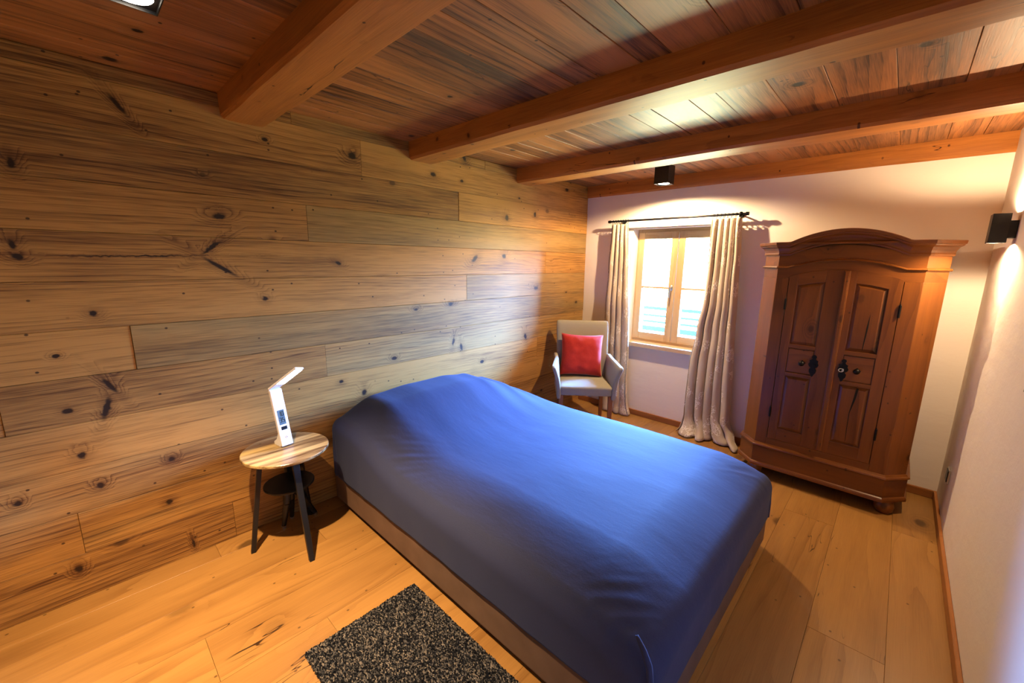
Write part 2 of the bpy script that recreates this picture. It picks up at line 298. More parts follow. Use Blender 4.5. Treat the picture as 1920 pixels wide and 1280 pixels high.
# ------------------------------------------------------------------ mesh builder
AX = {'x': (0, 1, 2), 'y': (1, 2, 0), 'z': (2, 0, 1), 'X': (0, 2, 1), 'Y': (1, 0, 2), 'Z': (2, 1, 0)}
class MB:
    def __init__(s): s.v = []; s.f = []; s.g = []; s.t = []; s.mi = []; s.sm = []
    def add(s, vs, fs, axis='x', tone=None, off=None, mi=0, smooth=False, guv=None):
        b = len(s.v); a = AX[axis]
        if off is None: off = (random.uniform(0, 50), random.uniform(0, 50), random.uniform(0, 50))
        if tone is None: tone = (random.uniform(-0.15, 0.15), -0.4, 0)
        for i, p in enumerate(vs):
            s.v.append(tuple(p)); s.t.append(tone)
            s.g.append(guv[i] if guv else (p[a[0]] + off[0], p[a[1]] + off[1], p[a[2]] + off[2]))
        for f in fs: s.f.append([b + i for i in f]); s.mi.append(mi); s.sm.append(smooth)
        return s
    def box(s, x0, x1, y0, y1, z0, z1, axis='x', **k):
        vs = [(x, y, z) for x in (x0, x1) for y in (y0, y1) for z in (z0, z1)]
        return s.add(vs, [(0, 1, 3, 2), (4, 6, 7, 5), (0, 4, 5, 1), (2, 3, 7, 6), (0, 2, 6, 4), (1, 5, 7, 3)], axis, **k)
    def obox(s, c, ax, hs, **k):      # oriented box: centre, 3 axes, half sizes
        c = Vector(c); A = [Vector(a).normalized() * h for a, h in zip(ax, hs)]
        vs = [c + A[0] * i + A[1] * j + A[2] * l for i in (-1, 1) for j in (-1, 1) for l in (-1, 1)]
        return s.add(vs, [(0, 1, 3, 2), (4, 6, 7, 5), (0, 4, 5, 1), (2, 3, 7, 6), (0, 2, 6, 4), (1, 5, 7, 3)], **k)
    def prism(s, pts, y0, y1, plane='xz', **k):   # polygon (2D) extruded
        n = len(pts)
        mk = {'xz': lambda p, d: (p[0], d, p[1]), 'xy': lambda p, d: (p[0], p[1], d), 'yz': lambda p, d: (d, p[0], p[1])}[plane]
        vs = [mk(p, y0) for p in pts] + [mk(p, y1) for p in pts]
        fs = [tuple(range(n)), tuple(range(2 * n - 1, n - 1, -1))] + [(i, i + n, (i + 1) % n + n, (i + 1) % n) for i in range(n)]
        return s.add(vs, fs, **k)
    def tube(s, p0, p1, r0, r1=None, seg=16, cap=True, **k):
        r1 = r0 if r1 is None else r1; p0 = Vector(p0); p1 = Vector(p1); d = (p1 - p0).normalized()
        a = d.orthogonal().normalized(); b = d.cross(a); vs = []
        for p, r_ in ((p0, r0), (p1, r1)):
            for i in range(seg):
                t = 2 * math.pi * i / seg; vs.append(p + (a * math.cos(t) + b * math.sin(t)) * r_)
        fs = [(i, (i + 1) % seg, (i + 1) % seg + seg, i + seg) for i in range(seg)]
        k.setdefault('smooth', True)
        s.add(vs, fs, **k)
        if cap:
            kk = dict(k); kk['smooth'] = False
            s.add(vs[:seg], [tuple(range(seg - 1, -1, -1))], **kk); s.add(vs[seg:], [tuple(range(seg))], **kk)
        return s
    def lathe(s, prof, c=(0, 0, 0), seg=32, **k):
        n = len(prof); vs = []
        for i in range(seg):
            t = 2 * math.pi * i / seg
            for r_, z in prof: vs.append((c[0] + r_ * math.cos(t), c[1] + r_ * math.sin(t), c[2] + z))
        fs = [(i * n + j, ((i + 1) % seg) * n + j, ((i + 1) % seg) * n + j + 1, i * n + j + 1) for i in range(seg) for j in range(n - 1)]
        k.setdefault('smooth', True); return s.add(vs, fs, **k)
    def grid(s, nx, ny, fn, gfn=None, **k):
        vs = [fn(i / (nx - 1), j / (ny - 1)) for i in range(nx) for j in range(ny)]
        gu = [gfn(i / (nx - 1), j / (ny - 1)) for i in range(nx) for j in range(ny)] if gfn else None
        fs = [(i * ny + j, (i + 1) * ny + j, (i + 1) * ny + j + 1, i * ny + j + 1) for i in range(nx - 1) for j in range(ny - 1)]
        k.setdefault('smooth', True); return s.add(vs, fs, guv=gu, **k)
    def build(s, name, mats, parent=None, bevel=0, seg=2, solid=0, subsurf=0, loc=None, fix=True):
        me = bpy.data.meshes.new(name)
        vs = s.v
        if loc is not None: vs = [(v[0] - loc[0], v[1] - loc[1], v[2] - loc[2]) for v in s.v]
        me.from_pydata(vs, [], s.f)
        if not isinstance(mats, (list, tuple)): mats = [mats]
        for m in mats: me.materials.append(m)
        for p, mi, sm in zip(me.polygons, s.mi, s.sm): p.material_index = mi; p.use_smooth = sm
        for nm, dat in (('guv', s.g), ('tone', s.t)):
            at = me.attributes.new(nm, 'FLOAT_VECTOR', 'POINT'); at.data.foreach_set('vector', [c for v in dat for c in v])
        if fix:
            bm = bmesh.new(); bm.from_mesh(me); bmesh.ops.recalc_face_normals(bm, faces=bm.faces); bm.to_mesh(me); bm.free()
        o = bpy.data.objects.new(name, me); C.objects.link(o)
        if loc is not None: o.location = loc
        if parent is not None: o.parent = parent
        if bevel:
            md = o.modifiers.new('bevel', 'BEVEL'); md.width = bevel; md.segments = seg; md.limit_method = 'ANGLE'; md.angle_limit = math.radians(35)
        if solid:
            md = o.modifiers.new('thickness', 'SOLIDIFY'); md.thickness = solid; md.offset = 0
        if subsurf:
            md = o.modifiers.new('subdivision', 'SUBSURF'); md.levels = subsurf; md.render_levels = subsurf
        return o
def tag(o, label, cat, group=None):
    o['label'] = label; o['category'] = cat
    if group: o['group'] = group
    return o
def struct(o): o['kind'] = 'structure'; return o
def empty(name, loc=(0, 0, 0), rz=0.0):
    o = bpy.data.objects.new(name, None); o.location = loc; o.rotation_euler = (0, 0, rz); o.empty_display_size = 0.1; C.objects.link(o); return o
def sub(mb, cuts):  # helper: none
    return mb

# ------------------------------------------------------------------ setting
# left wall: horizontal boards (row z0, z1, joints in y, tone/grey per board)
rows = [
 (0.000, 0.209, [(-0.62, 0.0, -0.3), (0.439, 0.10, -0.35), (1.9, 0.05, -0.2), (L, -0.1, -0.3)]),
 (0.209, 0.403, [(-0.117, 0.0, -0.1), (1.62, 0.10, 0.10), (L, -0.1, -0.1)]),
 (0.403, 0.602, [(1.38, 0.08, 0.12), (L, -0.25, -0.2)]),
 (0.602, 0.803, [(2.986, -0.22, -0.45), (L, -0.05, -0.3)]),
 (0.803, 1.003, [(-0.26, -0.2, -0.4), (0.99, 0.12, -0.25), (L, -0.08, 0.35)]),
 (1.003, 1.203, [(0.148, -0.30, -0.5), (L, 0.10, 0.40)]),
 (1.203, 1.402, [(2.106, -0.18, -0.05), (L, 0.05, 0.40)]),
 (1.402, 1.603, [(3.079, -0.10, -0.45), (L, -0.1, -0.25)]),
 (1.603, 1.800, [(0.943, 0.02, -0.30), (L, 0.02, 0.50)]),
 (1.800, 2.004, [(2.034, 0.22, 0.05), (L, -0.18, -0.15)]),
 (2.004, 2.205, [(1.283, 0.08, -0.25), (L, -0.15, 0.0)]),
 (2.205, H, [(0.9, 0.25, 0.0), (2.3, 0.2, 0.1), (L, 0.1, 0.1)]),
]
mb = MB()
for z0, z1, js in rows:
    y0 = YB
    for yj, tn, gr in js:
        d = random.uniform(-0.0016, 0.0016)
        mb.box(-0.02, d, y0 + 0.0006, yj - 0.0006, z0 + 0.0006, z1 - 0.0006, axis='y', tone=(tn, gr, 0))
        y0 = yj
mb.box(-0.10, -0.02, YB - 0.1, L + 0.3, -0.02, H + 0.1, mi=1)
struct(mb.build('wall_left', [m_wall, m_dark], bevel=0.0012, seg=1))

# ceiling boards
mb = MB()
xs = [-0.02, 0.145, 0.262, 0.383, 0.52, 0.604, 0.752, 0.90, 1.086, 1.16, 1.31, 1.43, 1.615, 1.737, 1.936, 2.13, 2.339, 2.545, 2.69, W + 0.02]
for x0, x1 in zip(xs, xs[1:]):
    y0 = YB - 0.02
    js = [y for y in (0.68, 1.715, 2.75) if random.random() < 0.5] + [L + 0.02]
    for yj in js:
        d = random.uniform(0, 0.003)
        mb.box(x0 + 0.001, x1 - 0.001, y0 + 0.0006, yj - 0.0006, H + d, H + 0.03, axis='y', tone=(random.uniform(-0.25, 0.35), random.uniform(-0.45, 0.25), 0))
        y0 = yj
mb.box(-0.1, W + 0.1, YB - 0.1, L + 0.35, H + 0.03, H + 0.1, mi=1)
struct(mb.build('ceiling', [m_ceil, m_dark], bevel=0.0015, seg=1))

# beams (structure trims), hewn timber with a slightly uneven edge
def beam(n, y0, y1, z0, amp=0.006, x0=-0.004, x1=W + 0.03, tone=(0.0, -0.4, 0)):
    nx, per = 120, []
    w_ = y1 - y0; c = 0.014
    ring = []
    def edge(a, b, k):
        for i in range(k): ring.append((a[0] + (b[0] - a[0]) * i / k, a[1] + (b[1] - a[1]) * i / k))
    zt = H + 0.01
    edge((y0, zt), (y0, z0 + c), 5); edge((y0, z0 + c), (y0 + c, z0), 2); edge((y0 + c, z0), (y1 - c, z0), 7); edge((y1 - c, z0), (y1, z0 + c), 2); edge((y1, z0 + c), (y1, zt), 5); edge((y1, zt), (y0, zt), 1)
    m_ = len(ring); vs = []
    yc = (y0 + y1) / 2
    for i in range(nx + 1):
        x = x0 + (x1 - x0) * i / nx
        for (y, z) in ring:
            q = Vector((x * 1.7, y * 5 + n * 9, z * 5)); a = mnoise.noise(q) * amp
            q2 = Vector((x * 6, y * 14 + n * 3, z * 14)); a += mnoise.noise(q2) * amp * 0.35
            lowk = max(0, 1 - (z - z0) / 0.05) * (abs(y - yc) / (w_ / 2)) ** 4
            a2 = a - lowk * max(0, mnoise.noise(Vector((x * 2.3, n * 7.1, y * 2)))) * 0.022
            yy = y + (a2 if y > yc else -a2) * (1 if z < zt - 0.001 else 0.3); zz = z + (-a * 0.6 + lowk * 0.004 if z < zt - 0.03 else 0)
            vs.append((x, yy, zz))
    fs = [(i * m_ + j, (i + 1) * m_ + j, (i + 1) * m_ + (j + 1) % m_, i * m_ + (j + 1) % m_) for i in range(nx) for j in range(m_)]
    fs += [tuple(range(m_)), tuple(nx * m_ + k for k in range(m_ - 1, -1, -1))]
    mb = MB().add(vs, fs, axis='x', tone=tone, smooth=True)
    for i in (-1, -2): mb.sm[i] = False
    o = mb.build('trim_%d' % n, m_beam); struct(o)
    md = o.modifiers.new('es', 'EDGE_SPLIT'); md.split_angle = math.radians(32)
    return o
beam(1, 0.582, 0.779, 2.155, tone=(-0.08, -0.5, 0))
beam(2, 1.619, 1.812, 2.154, tone=(-0.02, -0.4, 0))
beam(3, 2.659, 2.850, 2.153, tone=(0.02, -0.4, 0))
beam(4, 3.728, 3.90, 2.154, amp=0.003, tone=(0.0, -0.4, 0))
beam(5, -0.458, -0.262, 2.154)

# floor boards
mb = MB()
fx = [-0.02, 0.13, 0.38, 0.63, 0.88, 1.13, 1.38, 1.63, 1.88, 2.13, 2.38, 2.63, W + 0.02]
fj = {0: [0.34, 2.2], 1: [0.77, 2.9], 2: [-0.6, 1.5], 3: [0.18, 2.4], 4: [0.563, 2.7], 5: [1.0, 3.0], 6: [-0.3, 1.9], 7: [0.4, 3.4], 8: [1.3], 9: [-0.2, 2.9], 10: [1.96, -0.1], 11: [0.8, 3.1]}
for i, (x0, x1) in enumerate(zip(fx, fx[1:])):
    y0 = YB - 0.02
    for yj in sorted(fj[i]) + [L + 0.35]:
        mb.box(x0 + 0.0004, x1 - 0.0004, y0 + 0.0004, yj - 0.0004, -0.02, 0.0, axis='Y', tone=(random.uniform(-0.25, 0.12), random.uniform(-0.6, -0.2), 0)); y0 = yj
mb.box(-0.1, W + 0.1, YB - 0.1, L + 0.35, -0.1, -0.02, mi=1)
struct(mb.build('floor', [m_floor, m_dark], bevel=0.0007, seg=1))

# far wall with window opening
WX0, WX1, WZ0, WZ1 = 0.528, 1.345, 0.742, 1.83
mb = MB()
mb.box(-0.02, WX0, L, L + 0.34, 0, H + 0.02); mb.box(WX1, W + 0.1, L, L + 0.34, 0, H + 0.02)
mb.box(WX0, WX1, L, L + 0.34, 0, WZ0); mb.box(WX0, WX1, L, L + 0.34, WZ1, H + 0.02)
struct(mb.build('wall_back', m_plaster))
mb = MB(); mb.box(W, W + 0.1, YB, L, 0, H + 0.02); struct(mb.build('wall_right', m_plaster))
mb = MB(); mb.box(-0.1, W + 0.1, YB - 0.1, YB, 0, H + 0.02); struct(mb.build('wall_front', m_wall))

# skirting boards
mb = MB(); mb.box(0.002, W - 0.016, L - 0.016, L - 0.0005, 0.001, 0.056, axis='x'); struct(mb.build('baseboard_back', m_trim, bevel=0.003))
mb = MB(); mb.box(W - 0.016, W - 0.0005, YB, L - 0.0005, 0.001, 0.056, axis='y'); struct(mb.build('baseboard_right', m_trim, bevel=0.003))

# window
fy = 3.858
fw = MB()
t_ = 0.03
fw.box(WX0, WX0 + t_, fy, fy + 0.06, WZ0, WZ1, axis='z'); fw.box(WX1 - t_, WX1, fy, fy + 0.06, WZ0, WZ1, axis='z')
fw.box(WX0 + t_, WX1 - t_, fy, fy + 0.06, WZ1 - t_ - 0.012, WZ1, axis='x', tone=(0.35, -0.1, 0)); fw.box(WX0 + t_, WX1 - t_, fy, fy + 0.06, WZ0, WZ0 + t_ + 0.012, axis='x')
win = struct(fw.build('window_1', m_oak, bevel=0.003))
xm = 0.931
def sash(x0, x1):
    s_ = MB(); ya, yb = fy - 0.008, fy + 0.045; w_ = 0.062
    z0, z1 = WZ0 + 0.022, WZ1 - 0.030
    s_.box(x0, x0 + w_, ya, yb, z0, z1, axis='z'); s_.box(x1 - w_, x1, ya, yb, z0, z1, axis='z')
    s_.box(x0 + w_, x1 - w_, ya, yb, z0, z0 + w_ + 0.01, axis='x'); s_.box(x0 + w_, x1 - w_, ya, yb, z1 - w_, z1, axis='x')
    o = s_.build('sash', m_oak, win, bevel=0.004)
    g = MB(); g.box(x0 + w_ - 0.004, x1 - w_ + 0.004, fy + 0.018, fy + 0.022, z0 + w_, z1 - w_); g.build('glass_pane', m_glass, o)
    b = MB(); b.box(x0 + w_, x1 - w_, fy + 0.004, fy + 0.036, 1.272, 1.292, axis='x'); b.build('glazing_bar', m_oak, o, bevel=0.002)
    return o
sl = sash(WX0 + 0.012, xm - 0.002); sr = sash(xm + 0.002, WX1 - 0.012)
h = MB(); hx = xm - 0.030
h.lathe([(0.0, 0.0), (0.016, 0.0), (0.016, 0.008), (0.0, 0.008)], seg=20)
h.v = [(hx + a * 0.9, fy - 0.008 - c, 1.285 + b * 1.7) for a, b, c in h.v]
h.tube((hx, fy - 0.014, 1.285), (hx, fy - 0.05, 1.285), 0.008)
h.tube((hx, fy - 0.048, 1.288), (hx - 0.004, fy - 0.046, 1.195), 0.0085, 0.007)
h.build('handle', m_steel, sl)
s_ = MB(); s_.box(WX0 + 0.001, WX1 - 0.001, L - 0.0005, fy, WZ0 - 0.034, WZ0 + 0.001, axis='x', off=(3, 4, 5), tone=(-0.1, -0.4, 0))
s_.box(WX0 - 0.012, WX1 + 0.02, L - 0.038, L - 0.0005, WZ0 - 0.034, WZ0 + 0.001, axis='x', off=(3, 4, 5), tone=(-0.1, -0.4, 0))
s_.build('window_sill', m_oak, win)

# balcony railing outside the window
mb = MB(); Yr = 5.0
for z, t in ((0.955, 0.019), (0.862, 0.012), (0.784, 0.012)): mb.box(-2.5, 2.6, Yr, Yr + 0.03, z - t, z + t)
rail = mb.build('balcony_railing', m_rail); tag(rail, 'thin dark horizontal balcony bars seen outside through the window', 'railing')
mb = MB(); mb.box(-2.5, 2.6, Yr, Yr + 0.03, 0.665, 0.725); mb.build('bottom_board', m_rail, rail)
for x in (-2.4, -1.2, 0.95, 2.5):
    mb = MB(); mb.box(x - 0.02, x + 0.02, Yr + 0.03, Yr + 0.06, 0.0, 0.967); mb.build('post', m_rail, rail)
mb = MB(); mb.box(-2.6, 2.7, 4.09, 5.2, -0.15, -0.001); struct(mb.build('floor_balcony', m_roof))

# ------------------------------------------------------------------ ceiling spotlights
def spot(x, y, label):
    s_ = 0.057; z0 = 2.128
    root = empty('ceiling_spotlight', (x, y, H)); tag(root, label, 'ceiling light', 'black surface spotlights under the ceiling')
    b = MB()   # hollow square housing
    w_ = 0.003
    for (a0, a1, b0, b1) in ((-s_, s_, -s_, -s_ + w_), (-s_, s_, s_ - w_, s_), (-s_, -s_ + w_, -s_ + w_, s_ - w_), (s_ - w_, s_, -s_ + w_, s_ - w_)):
        b.box(a0, a1, b0, b1, z0 - H, 0.0)
    b.box(-s_ + w_, s_ - w_, -s_ + w_, s_ - w_, z0 - H + 0.008, 0.0)
    b.build('housing', m_black, root)
    d = MB(); d.lathe([(0, -0.002), (0.040, -0.002), (0.044, 0.002)], (0, 0, z0 - H + 0.006), 24); d.build('lamp_face', m_led, root)
    return root
spot(0.978, 3.33, 'black square ceiling spotlight in front of the window, switched on')
spot(1.0, 0.187, 'lit ceiling spotlight at the top left edge, near the camera')
light('spot_beam_window', 'SPOT', (0.978, 3.33, 2.122), 40, WARM, spot_size=math.radians(90), spot_blend=1.0, shadow_soft_size=0.02)
light('spot_spill_window', 'SPOT', (0.978, 3.33, 2.122), 110, WARM, spot_size=math.radians(168), spot_blend=0.3, shadow_soft_size=0.012)
light('spot_beam_near', 'SPOT', (0.98, 0.187, 2.122), 560, WARM, spot_size=math.radians(80), spot_blend=1.0, shadow_soft_size=0.02)
light('spot_spill_near', 'SPOT', (0.98, 0.187, 2.122), 17, WARM, spot_size=math.radians(135), spot_blend=1.0, shadow_soft_size=0.012)

# ------------------------------------------------------------------ wall sconce
sc = empty('wall_sconce', (W, 3.12, 1.695)); tag(sc, 'black up-and-down wall lamp on the right plaster wall, switched on', 'wall lamp')
b = MB(); x0, x1, y0, y1, z0, z1 = -0.089, -0.029, -0.045, 0.045, -0.066, 0.071
w_ = 0.003
b.box(x0, x1, y0, y0 + w_, z0, z1); b.box(x0, x1, y1 - w_, y1, z0, z1); b.box(x0, x0 + w_, y0 + w_, y1 - w_, z0, z1); b.box(x1 - w_, x1, y0 + w_, y1 - w_, z0, z1)
b.box(x0 + w_, x1 - w_, y0 + w_, y1 - w_, -0.047, 0.052)
b.build('housing', m_black, sc, bevel=0.001)
b = MB(); b.box(-0.029, -0.001, -0.030, 0.030, -0.045, 0.038); b.build('wall_bracket', m_black, sc, bevel=0.002)
for zz, sgn in ((-0.050, -1), (0.055, 1)):
    b = MB(); b.box(x0 + w_, x1 - w_, y0 + w_, y1 - w_, zz - 0.002, zz + 0.002); b.build('lens', m_led, sc)
cx, cy = W - 0.059, 3.12
light('sconce_down', 'SPOT', (cx, cy, 1.695 - 0.055), 48, WARM, spot_size=math.radians(165), spot_blend=0.35, shadow_soft_size=0.012)
light('sconce_up', 'SPOT', (cx, cy, 1.695 + 0.060), 50, WARM, (math.pi, 0, 0), spot_size=math.radians(165), spot_blend=0.35, shadow_soft_size=0.012)

# ------------------------------------------------------------------ sockets
so = empty('wall_socket', (W, 3.383, 0.312)); tag(so, 'small dark square power socket low on the right wall behind the wardrobe corner', 'socket')
b = MB(); b.box(-0.010, -0.0005, -0.042, 0.042, -0.042, 0.042); b.build('frame', m_steel, so, bevel=0.003)
b = MB(); b.box(-0.014, -0.009, -0.034, 0.034, -0.034, 0.034); b.build('socket_insert', m_darkplastic, so, bevel=0.002)
sw = empty('light_switch', (W, 2.14, 1.114)); tag(sw, 'small dark switch on the right wall cut by the picture edge', 'switch')
b = MB(); b.box(-0.008, -0.0005, -0.03, 0.028, -0.022, 0.022); b.build('plate', m_darkplastic, sw, bevel=0.003)
b = MB(); b.box(-0.012, -0.007, -0.018, 0.018, -0.014, 0.014); b.build('rocker', m_darkplastic, sw, bevel=0.002)

# ------------------------------------------------------------------ bed
bed = empty('bed', (1.09, 1.69, 0)); bl_ = bed.location
tag(bed, 'double bed under a royal blue cover standing against the wooden wall', 'bed')
def lb(mb): mb.v = [(v[0] - bl_[0], v[1] - bl_[1], v[2] - bl_[2]) for v in mb.v]; return mb
b = MB(); b.box(0.055, 2.118, 0.968, 2.412, 0.03, 0.32); lb(b).build('bed_frame', m_suede, bed, bevel=0.018, seg=4)
b = MB(); b.box(0.09, 2.08, 1.00, 2.38, 0.0, 0.034); lb(b).build('plinth', m_under, bed)
X0, X1, Y0, Y1 = 0.045, 2.130, 0.955, 2.425
hy = [(0.95, 0.55), (1.0, 0.615), (1.23, 0.662), (1.5, 0.682), (1.75, 0.684), (1.95, 0.662), (2.14, 0.60), (2.3, 0.525), (2.42, 0.478)]
def interp(t, pts):
    if t <= pts[0][0]: return pts[0][1]
    for (a, va), (b_, vb) in zip(pts, pts[1:]):
        if t <= b_:
            k = (t - a) / (b_ - a); k = k * k * (3 - 2 * k); return va + (vb - va) * k
    return pts[-1][1]
rr = 0.085
SN, SF, SR, SH = math.atan(0.046 * 1.8 / 0.26), math.atan(0.038 * 1.8 / 0.22), math.atan(0.008 * 2 / 0.10), 0.0   # slope of the crown where each edge starts to roll over
YI0, YI1, XI0, XI1 = Y0 + rr * (1 - math.sin(SN)), Y1 - rr * (1 - math.sin(SR)), X0 + rr, X1 - rr * (1 - math.sin(SF))
def ztop(x, y):
    base = 0.478
    hump = interp(y, hy) - 0.478
    fx = 1.0 if x < 0.30 else math.exp(-((x - 0.30) / 0.30) ** 2)
    z = base + hump * fx
    near = max(0.0, 1 - (y - YI0) / 0.26); foot = max(0.0, 1 - (XI1 - x) / 0.22); far = max(0.0, 1 - (YI1 - y) / 0.10)
    z -= 0.046 * near ** 1.8 + 0.038 * foot ** 1.8 + 0.008 * far ** 2
    z += 0.012 * (1 - near) * (1 - foot) * (x > 0.9) * min(1, (x - 0.9) / 0.4)
    z += 0.006 * mnoise.noise(Vector((x * 2.1, y * 2.1, 3))) + 0.0012 * mnoise.noise(Vector((x * 6, y * 9, 5)))
    # fine pulled wrinkles near the corner by the side table and at the foot corner
    for (cx_, cy_, sx_, am) in ((0.62, 1.02, 0.20, 0.004), (2.05, 2.30, 0.16, 0.004), (2.02, 1.02, 0.16, 0.005)):
        g = math.exp(-((x - cx_) ** 2 + (y - cy_) ** 2) / sx_ ** 2)
        z += am * g * mnoise.noise(Vector(((x + y) * 5, (x - y) * 26, 9)))
    return z
def cov(u_, v_):
    # unfolded sheet coordinates
    side = 0.34
    s = XI0 - side + u_ * ((XI1 - XI0) + 2 * side); t = YI0 - side + v_ * ((YI1 - YI0) + 2 * side)
    cx_ = min(max(s, XI0), XI1); cy_ = min(max(t, YI0), YI1)
    dx, dy = s - cx_, t - cy_; d = max(abs(dx), abs(dy))
    zt = ztop(cx_, cy_)
    if d < 1e-9: return (cx_, cy_, zt)
    hn = math.hypot(dx, dy); ux, uy = dx / hn, dy / hn
    ax = SF if dx > 0 else SH; ay = SR if dy > 0 else SN
    a0 = ax * ux * ux + ay * uy * uy
    arc = rr * (math.pi / 2 - a0)
    a = a0 + min(d, arc) / rr
    ro = rr * (math.sin(a) - math.sin(a0)); dz = rr * (math.cos(a0) - math.cos(a))
    zr = zt - rr * math.cos(a0)
    zz = zt - dz; k = 0
    if d > arc:
        k = (d - arc) / (side - arc); zz = zr + (0.203 - zr) * k; k = min(1, k * 2)
    al = (cx_ if abs(uy) > 0.7 else cy_)
    rip = 0.0035 * k * mnoise.noise(Vector((al * 7, (1 if abs(uy) > .7 else 5) + uy, zz * 2)))
    if dx and dy: rip += 0.005 * k * math.sin(math.atan2(uy, ux) * 12)
    return (cx_ + ux * (ro + rip), cy_ + uy * (ro + rip), zz)
b = MB(); b.grid(230, 190, cov); cvr = lb(b).build('bed_cover', m_cover, bed)
cvr['label'] = 'royal navy blue stretched cover with a pillow hump at the head'
cvr.modifiers.new('thickness', 'SOLIDIFY').thickness = 0.004
cvr.modifiers['thickness'].offset = -1
# gathered fold of the cover at the near foot corner
b = MB()
p0 = Vector((2.085, 0.975, 0.428)); pts = [p0 + Vector(q) for q in ((-0.03, 0.015, 0.022), (0.0, 0.0, 0.004), (0.022, -0.006, -0.03), (0.034, -0.010, -0.09), (0.038, -0.011, -0.17), (0.040, -0.008, -0.25))]
def fold(u_, v_):
    k = u_ * (len(pts) - 1); i = min(int(k), len(pts) - 2); p = pts[i].lerp(pts[i + 1], k - i)
    a = (v_ - 0.5) * math.pi * 1.2; rd = 0.010 * math.sin(math.pi * min(1, 0.06 + u_ * 0.97)) ** 0.6
    return (p.x + math.sin(a) * rd * 0.7, p.y - math.cos(a) * rd, p.z + math.sin(a) * rd * 0.7)
b.grid(24, 10, fold); lb(b).build('cover_fold', m_cover, bed, solid=0.002)

# ------------------------------------------------------------------ rug
b = MB(); nx_, ny_ = 300, 165
def rug(u_, v_):
    x = 0.992 + u_ * 0.90; y = 0.428 + v_ * 0.495
    e = min(u_ * 0.9, (1 - u_) * 0.9, v_ * 0.495, (1 - v_) * 0.495)
    j = random.uniform(-0.0018, 0.0018)
    if e < 0.001: return (x + random.uniform(-.003, .003), y + random.uniform(-.003, .003), 0.0015)
    return (x + j, y + random.uniform(-0.0018, 0.0018), 0.010 + random.uniform(0, 0.008) + 0.003 * mnoise.noise(Vector((x * 20, y * 20, 0))))
b.grid(nx_, ny_, rug, smooth=False); rg = b.build('rug', m_rug, loc=(1.44, 0.675, 0)); tag(rg, 'black and grey speckled shag rug on the floor along the bed', 'rug')

# ------------------------------------------------------------------ side table
TC = Vector((0.236, 0.656, 0)); TZ = 0.53
tb = empty('side_table', TC); tag(tb, 'small round side table with rustic wood top and black splayed legs beside the bed', 'side table')
b = MB(); R = 0.205; prof = [(0.0, TZ - 0.016), (R - 0.004, TZ - 0.016), (R, TZ - 0.012), (R, TZ - 0.003), (R - 0.003, TZ), (0.0, TZ)]
b.lathe(prof, seg=72, axis='y', smooth=False); b.build('tabletop', m_top, tb)
feet = [Vector((0.207, 0.464, 0)), Vector((0.483, 0.652, 0)), Vector((0.078, 0.800, 0))]
for ft in feet:
    d = (ft - TC); dn = d.normalized(); tp = TC + dn * 0.120 + Vector((0, 0, TZ - 0.018)); ft = ft + Vector((0, 0, 0.0))
    b = MB(); side = Vector((-dn.y, dn.x, 0))
    vs = []
    for p, hw in ((ft, 0.012), (tp, 0.016)):
        for sx_, sy_ in ((-1, -1), (1, -1), (1, 1), (-1, 1)): vs.append(p - TC + side * sx_ * hw + dn * sy_ * 0.011)
    b.add(vs, [(3, 2, 1, 0), (4, 5, 6, 7), (0, 1, 5, 4), (1, 2, 6, 5), (2, 3, 7, 6), (3, 0, 4, 7)])
    b.build('leg', m_black, tb, bevel=0.002)
b = MB(); b.box(-0.12, 0.12, -0.014, 0.014, TZ - 0.032, TZ - 0.0165); b.obox((0, 0, TZ - 0.0245), [(0.3, 0.95, 0), (-0.95, 0.3, 0), (0, 0, 1)], (0.12, 0.014, 0.0075)); b.build('top_brace', m_black, tb)
b = MB(); b.lathe([(0, 0.324), (0.118, 0.324), (0.122, 0.328), (0.122, 0.334), (0.118, 0.337), (0, 0.337)], (0.0, 0.0, 0), 48, smooth=False); b.build('lower_shelf', m_black, tb)

# black device standing behind the table
dv = empty('floor_stand', (0.125, 0.70, 0)); tag(dv, 'small black stand with stubby silver-tipped feet half hidden in the shadow under the side table', 'stand')
b = MB(); b.box(-0.045, 0.035, -0.075, 0.075, 0.405, 0.478); b.build('head', m_darkplastic, dv, bevel=0.008, seg=3)
b = MB(); b.tube((-0.03, 0, 0.23), (-0.03, 0, 0.406), 0.022); b.tube((-0.03, 0, 0.20), (-0.03, 0, 0.24), 0.036); b.build('column', m_darkplastic, dv)
for q, e in (((-0.02, -0.02, 0.22), (-0.02, -0.055, 0.012)), ((-0.03, 0.02, 0.22), (-0.025, 0.12, 0.012)), ((-0.04, 0.0, 0.22), (-0.085, 0.01, 0.012))):
    q = Vector(q); e = Vector(e); mid = q.lerp(e, 0.35) + Vector((0.012, 0, 0))
    b = MB(); b.tube(q, mid, 0.021, 0.018); b.tube(mid, e, 0.018, 0.012); lg = b.build('foot', m_darkplastic, dv)
    b = MB(); b.tube(e - Vector((0, 0, 0.012)), e + Vector((0.0, 0, 0.004)), 0.011, 0.013); b.build('foot_tip', m_steel, lg)

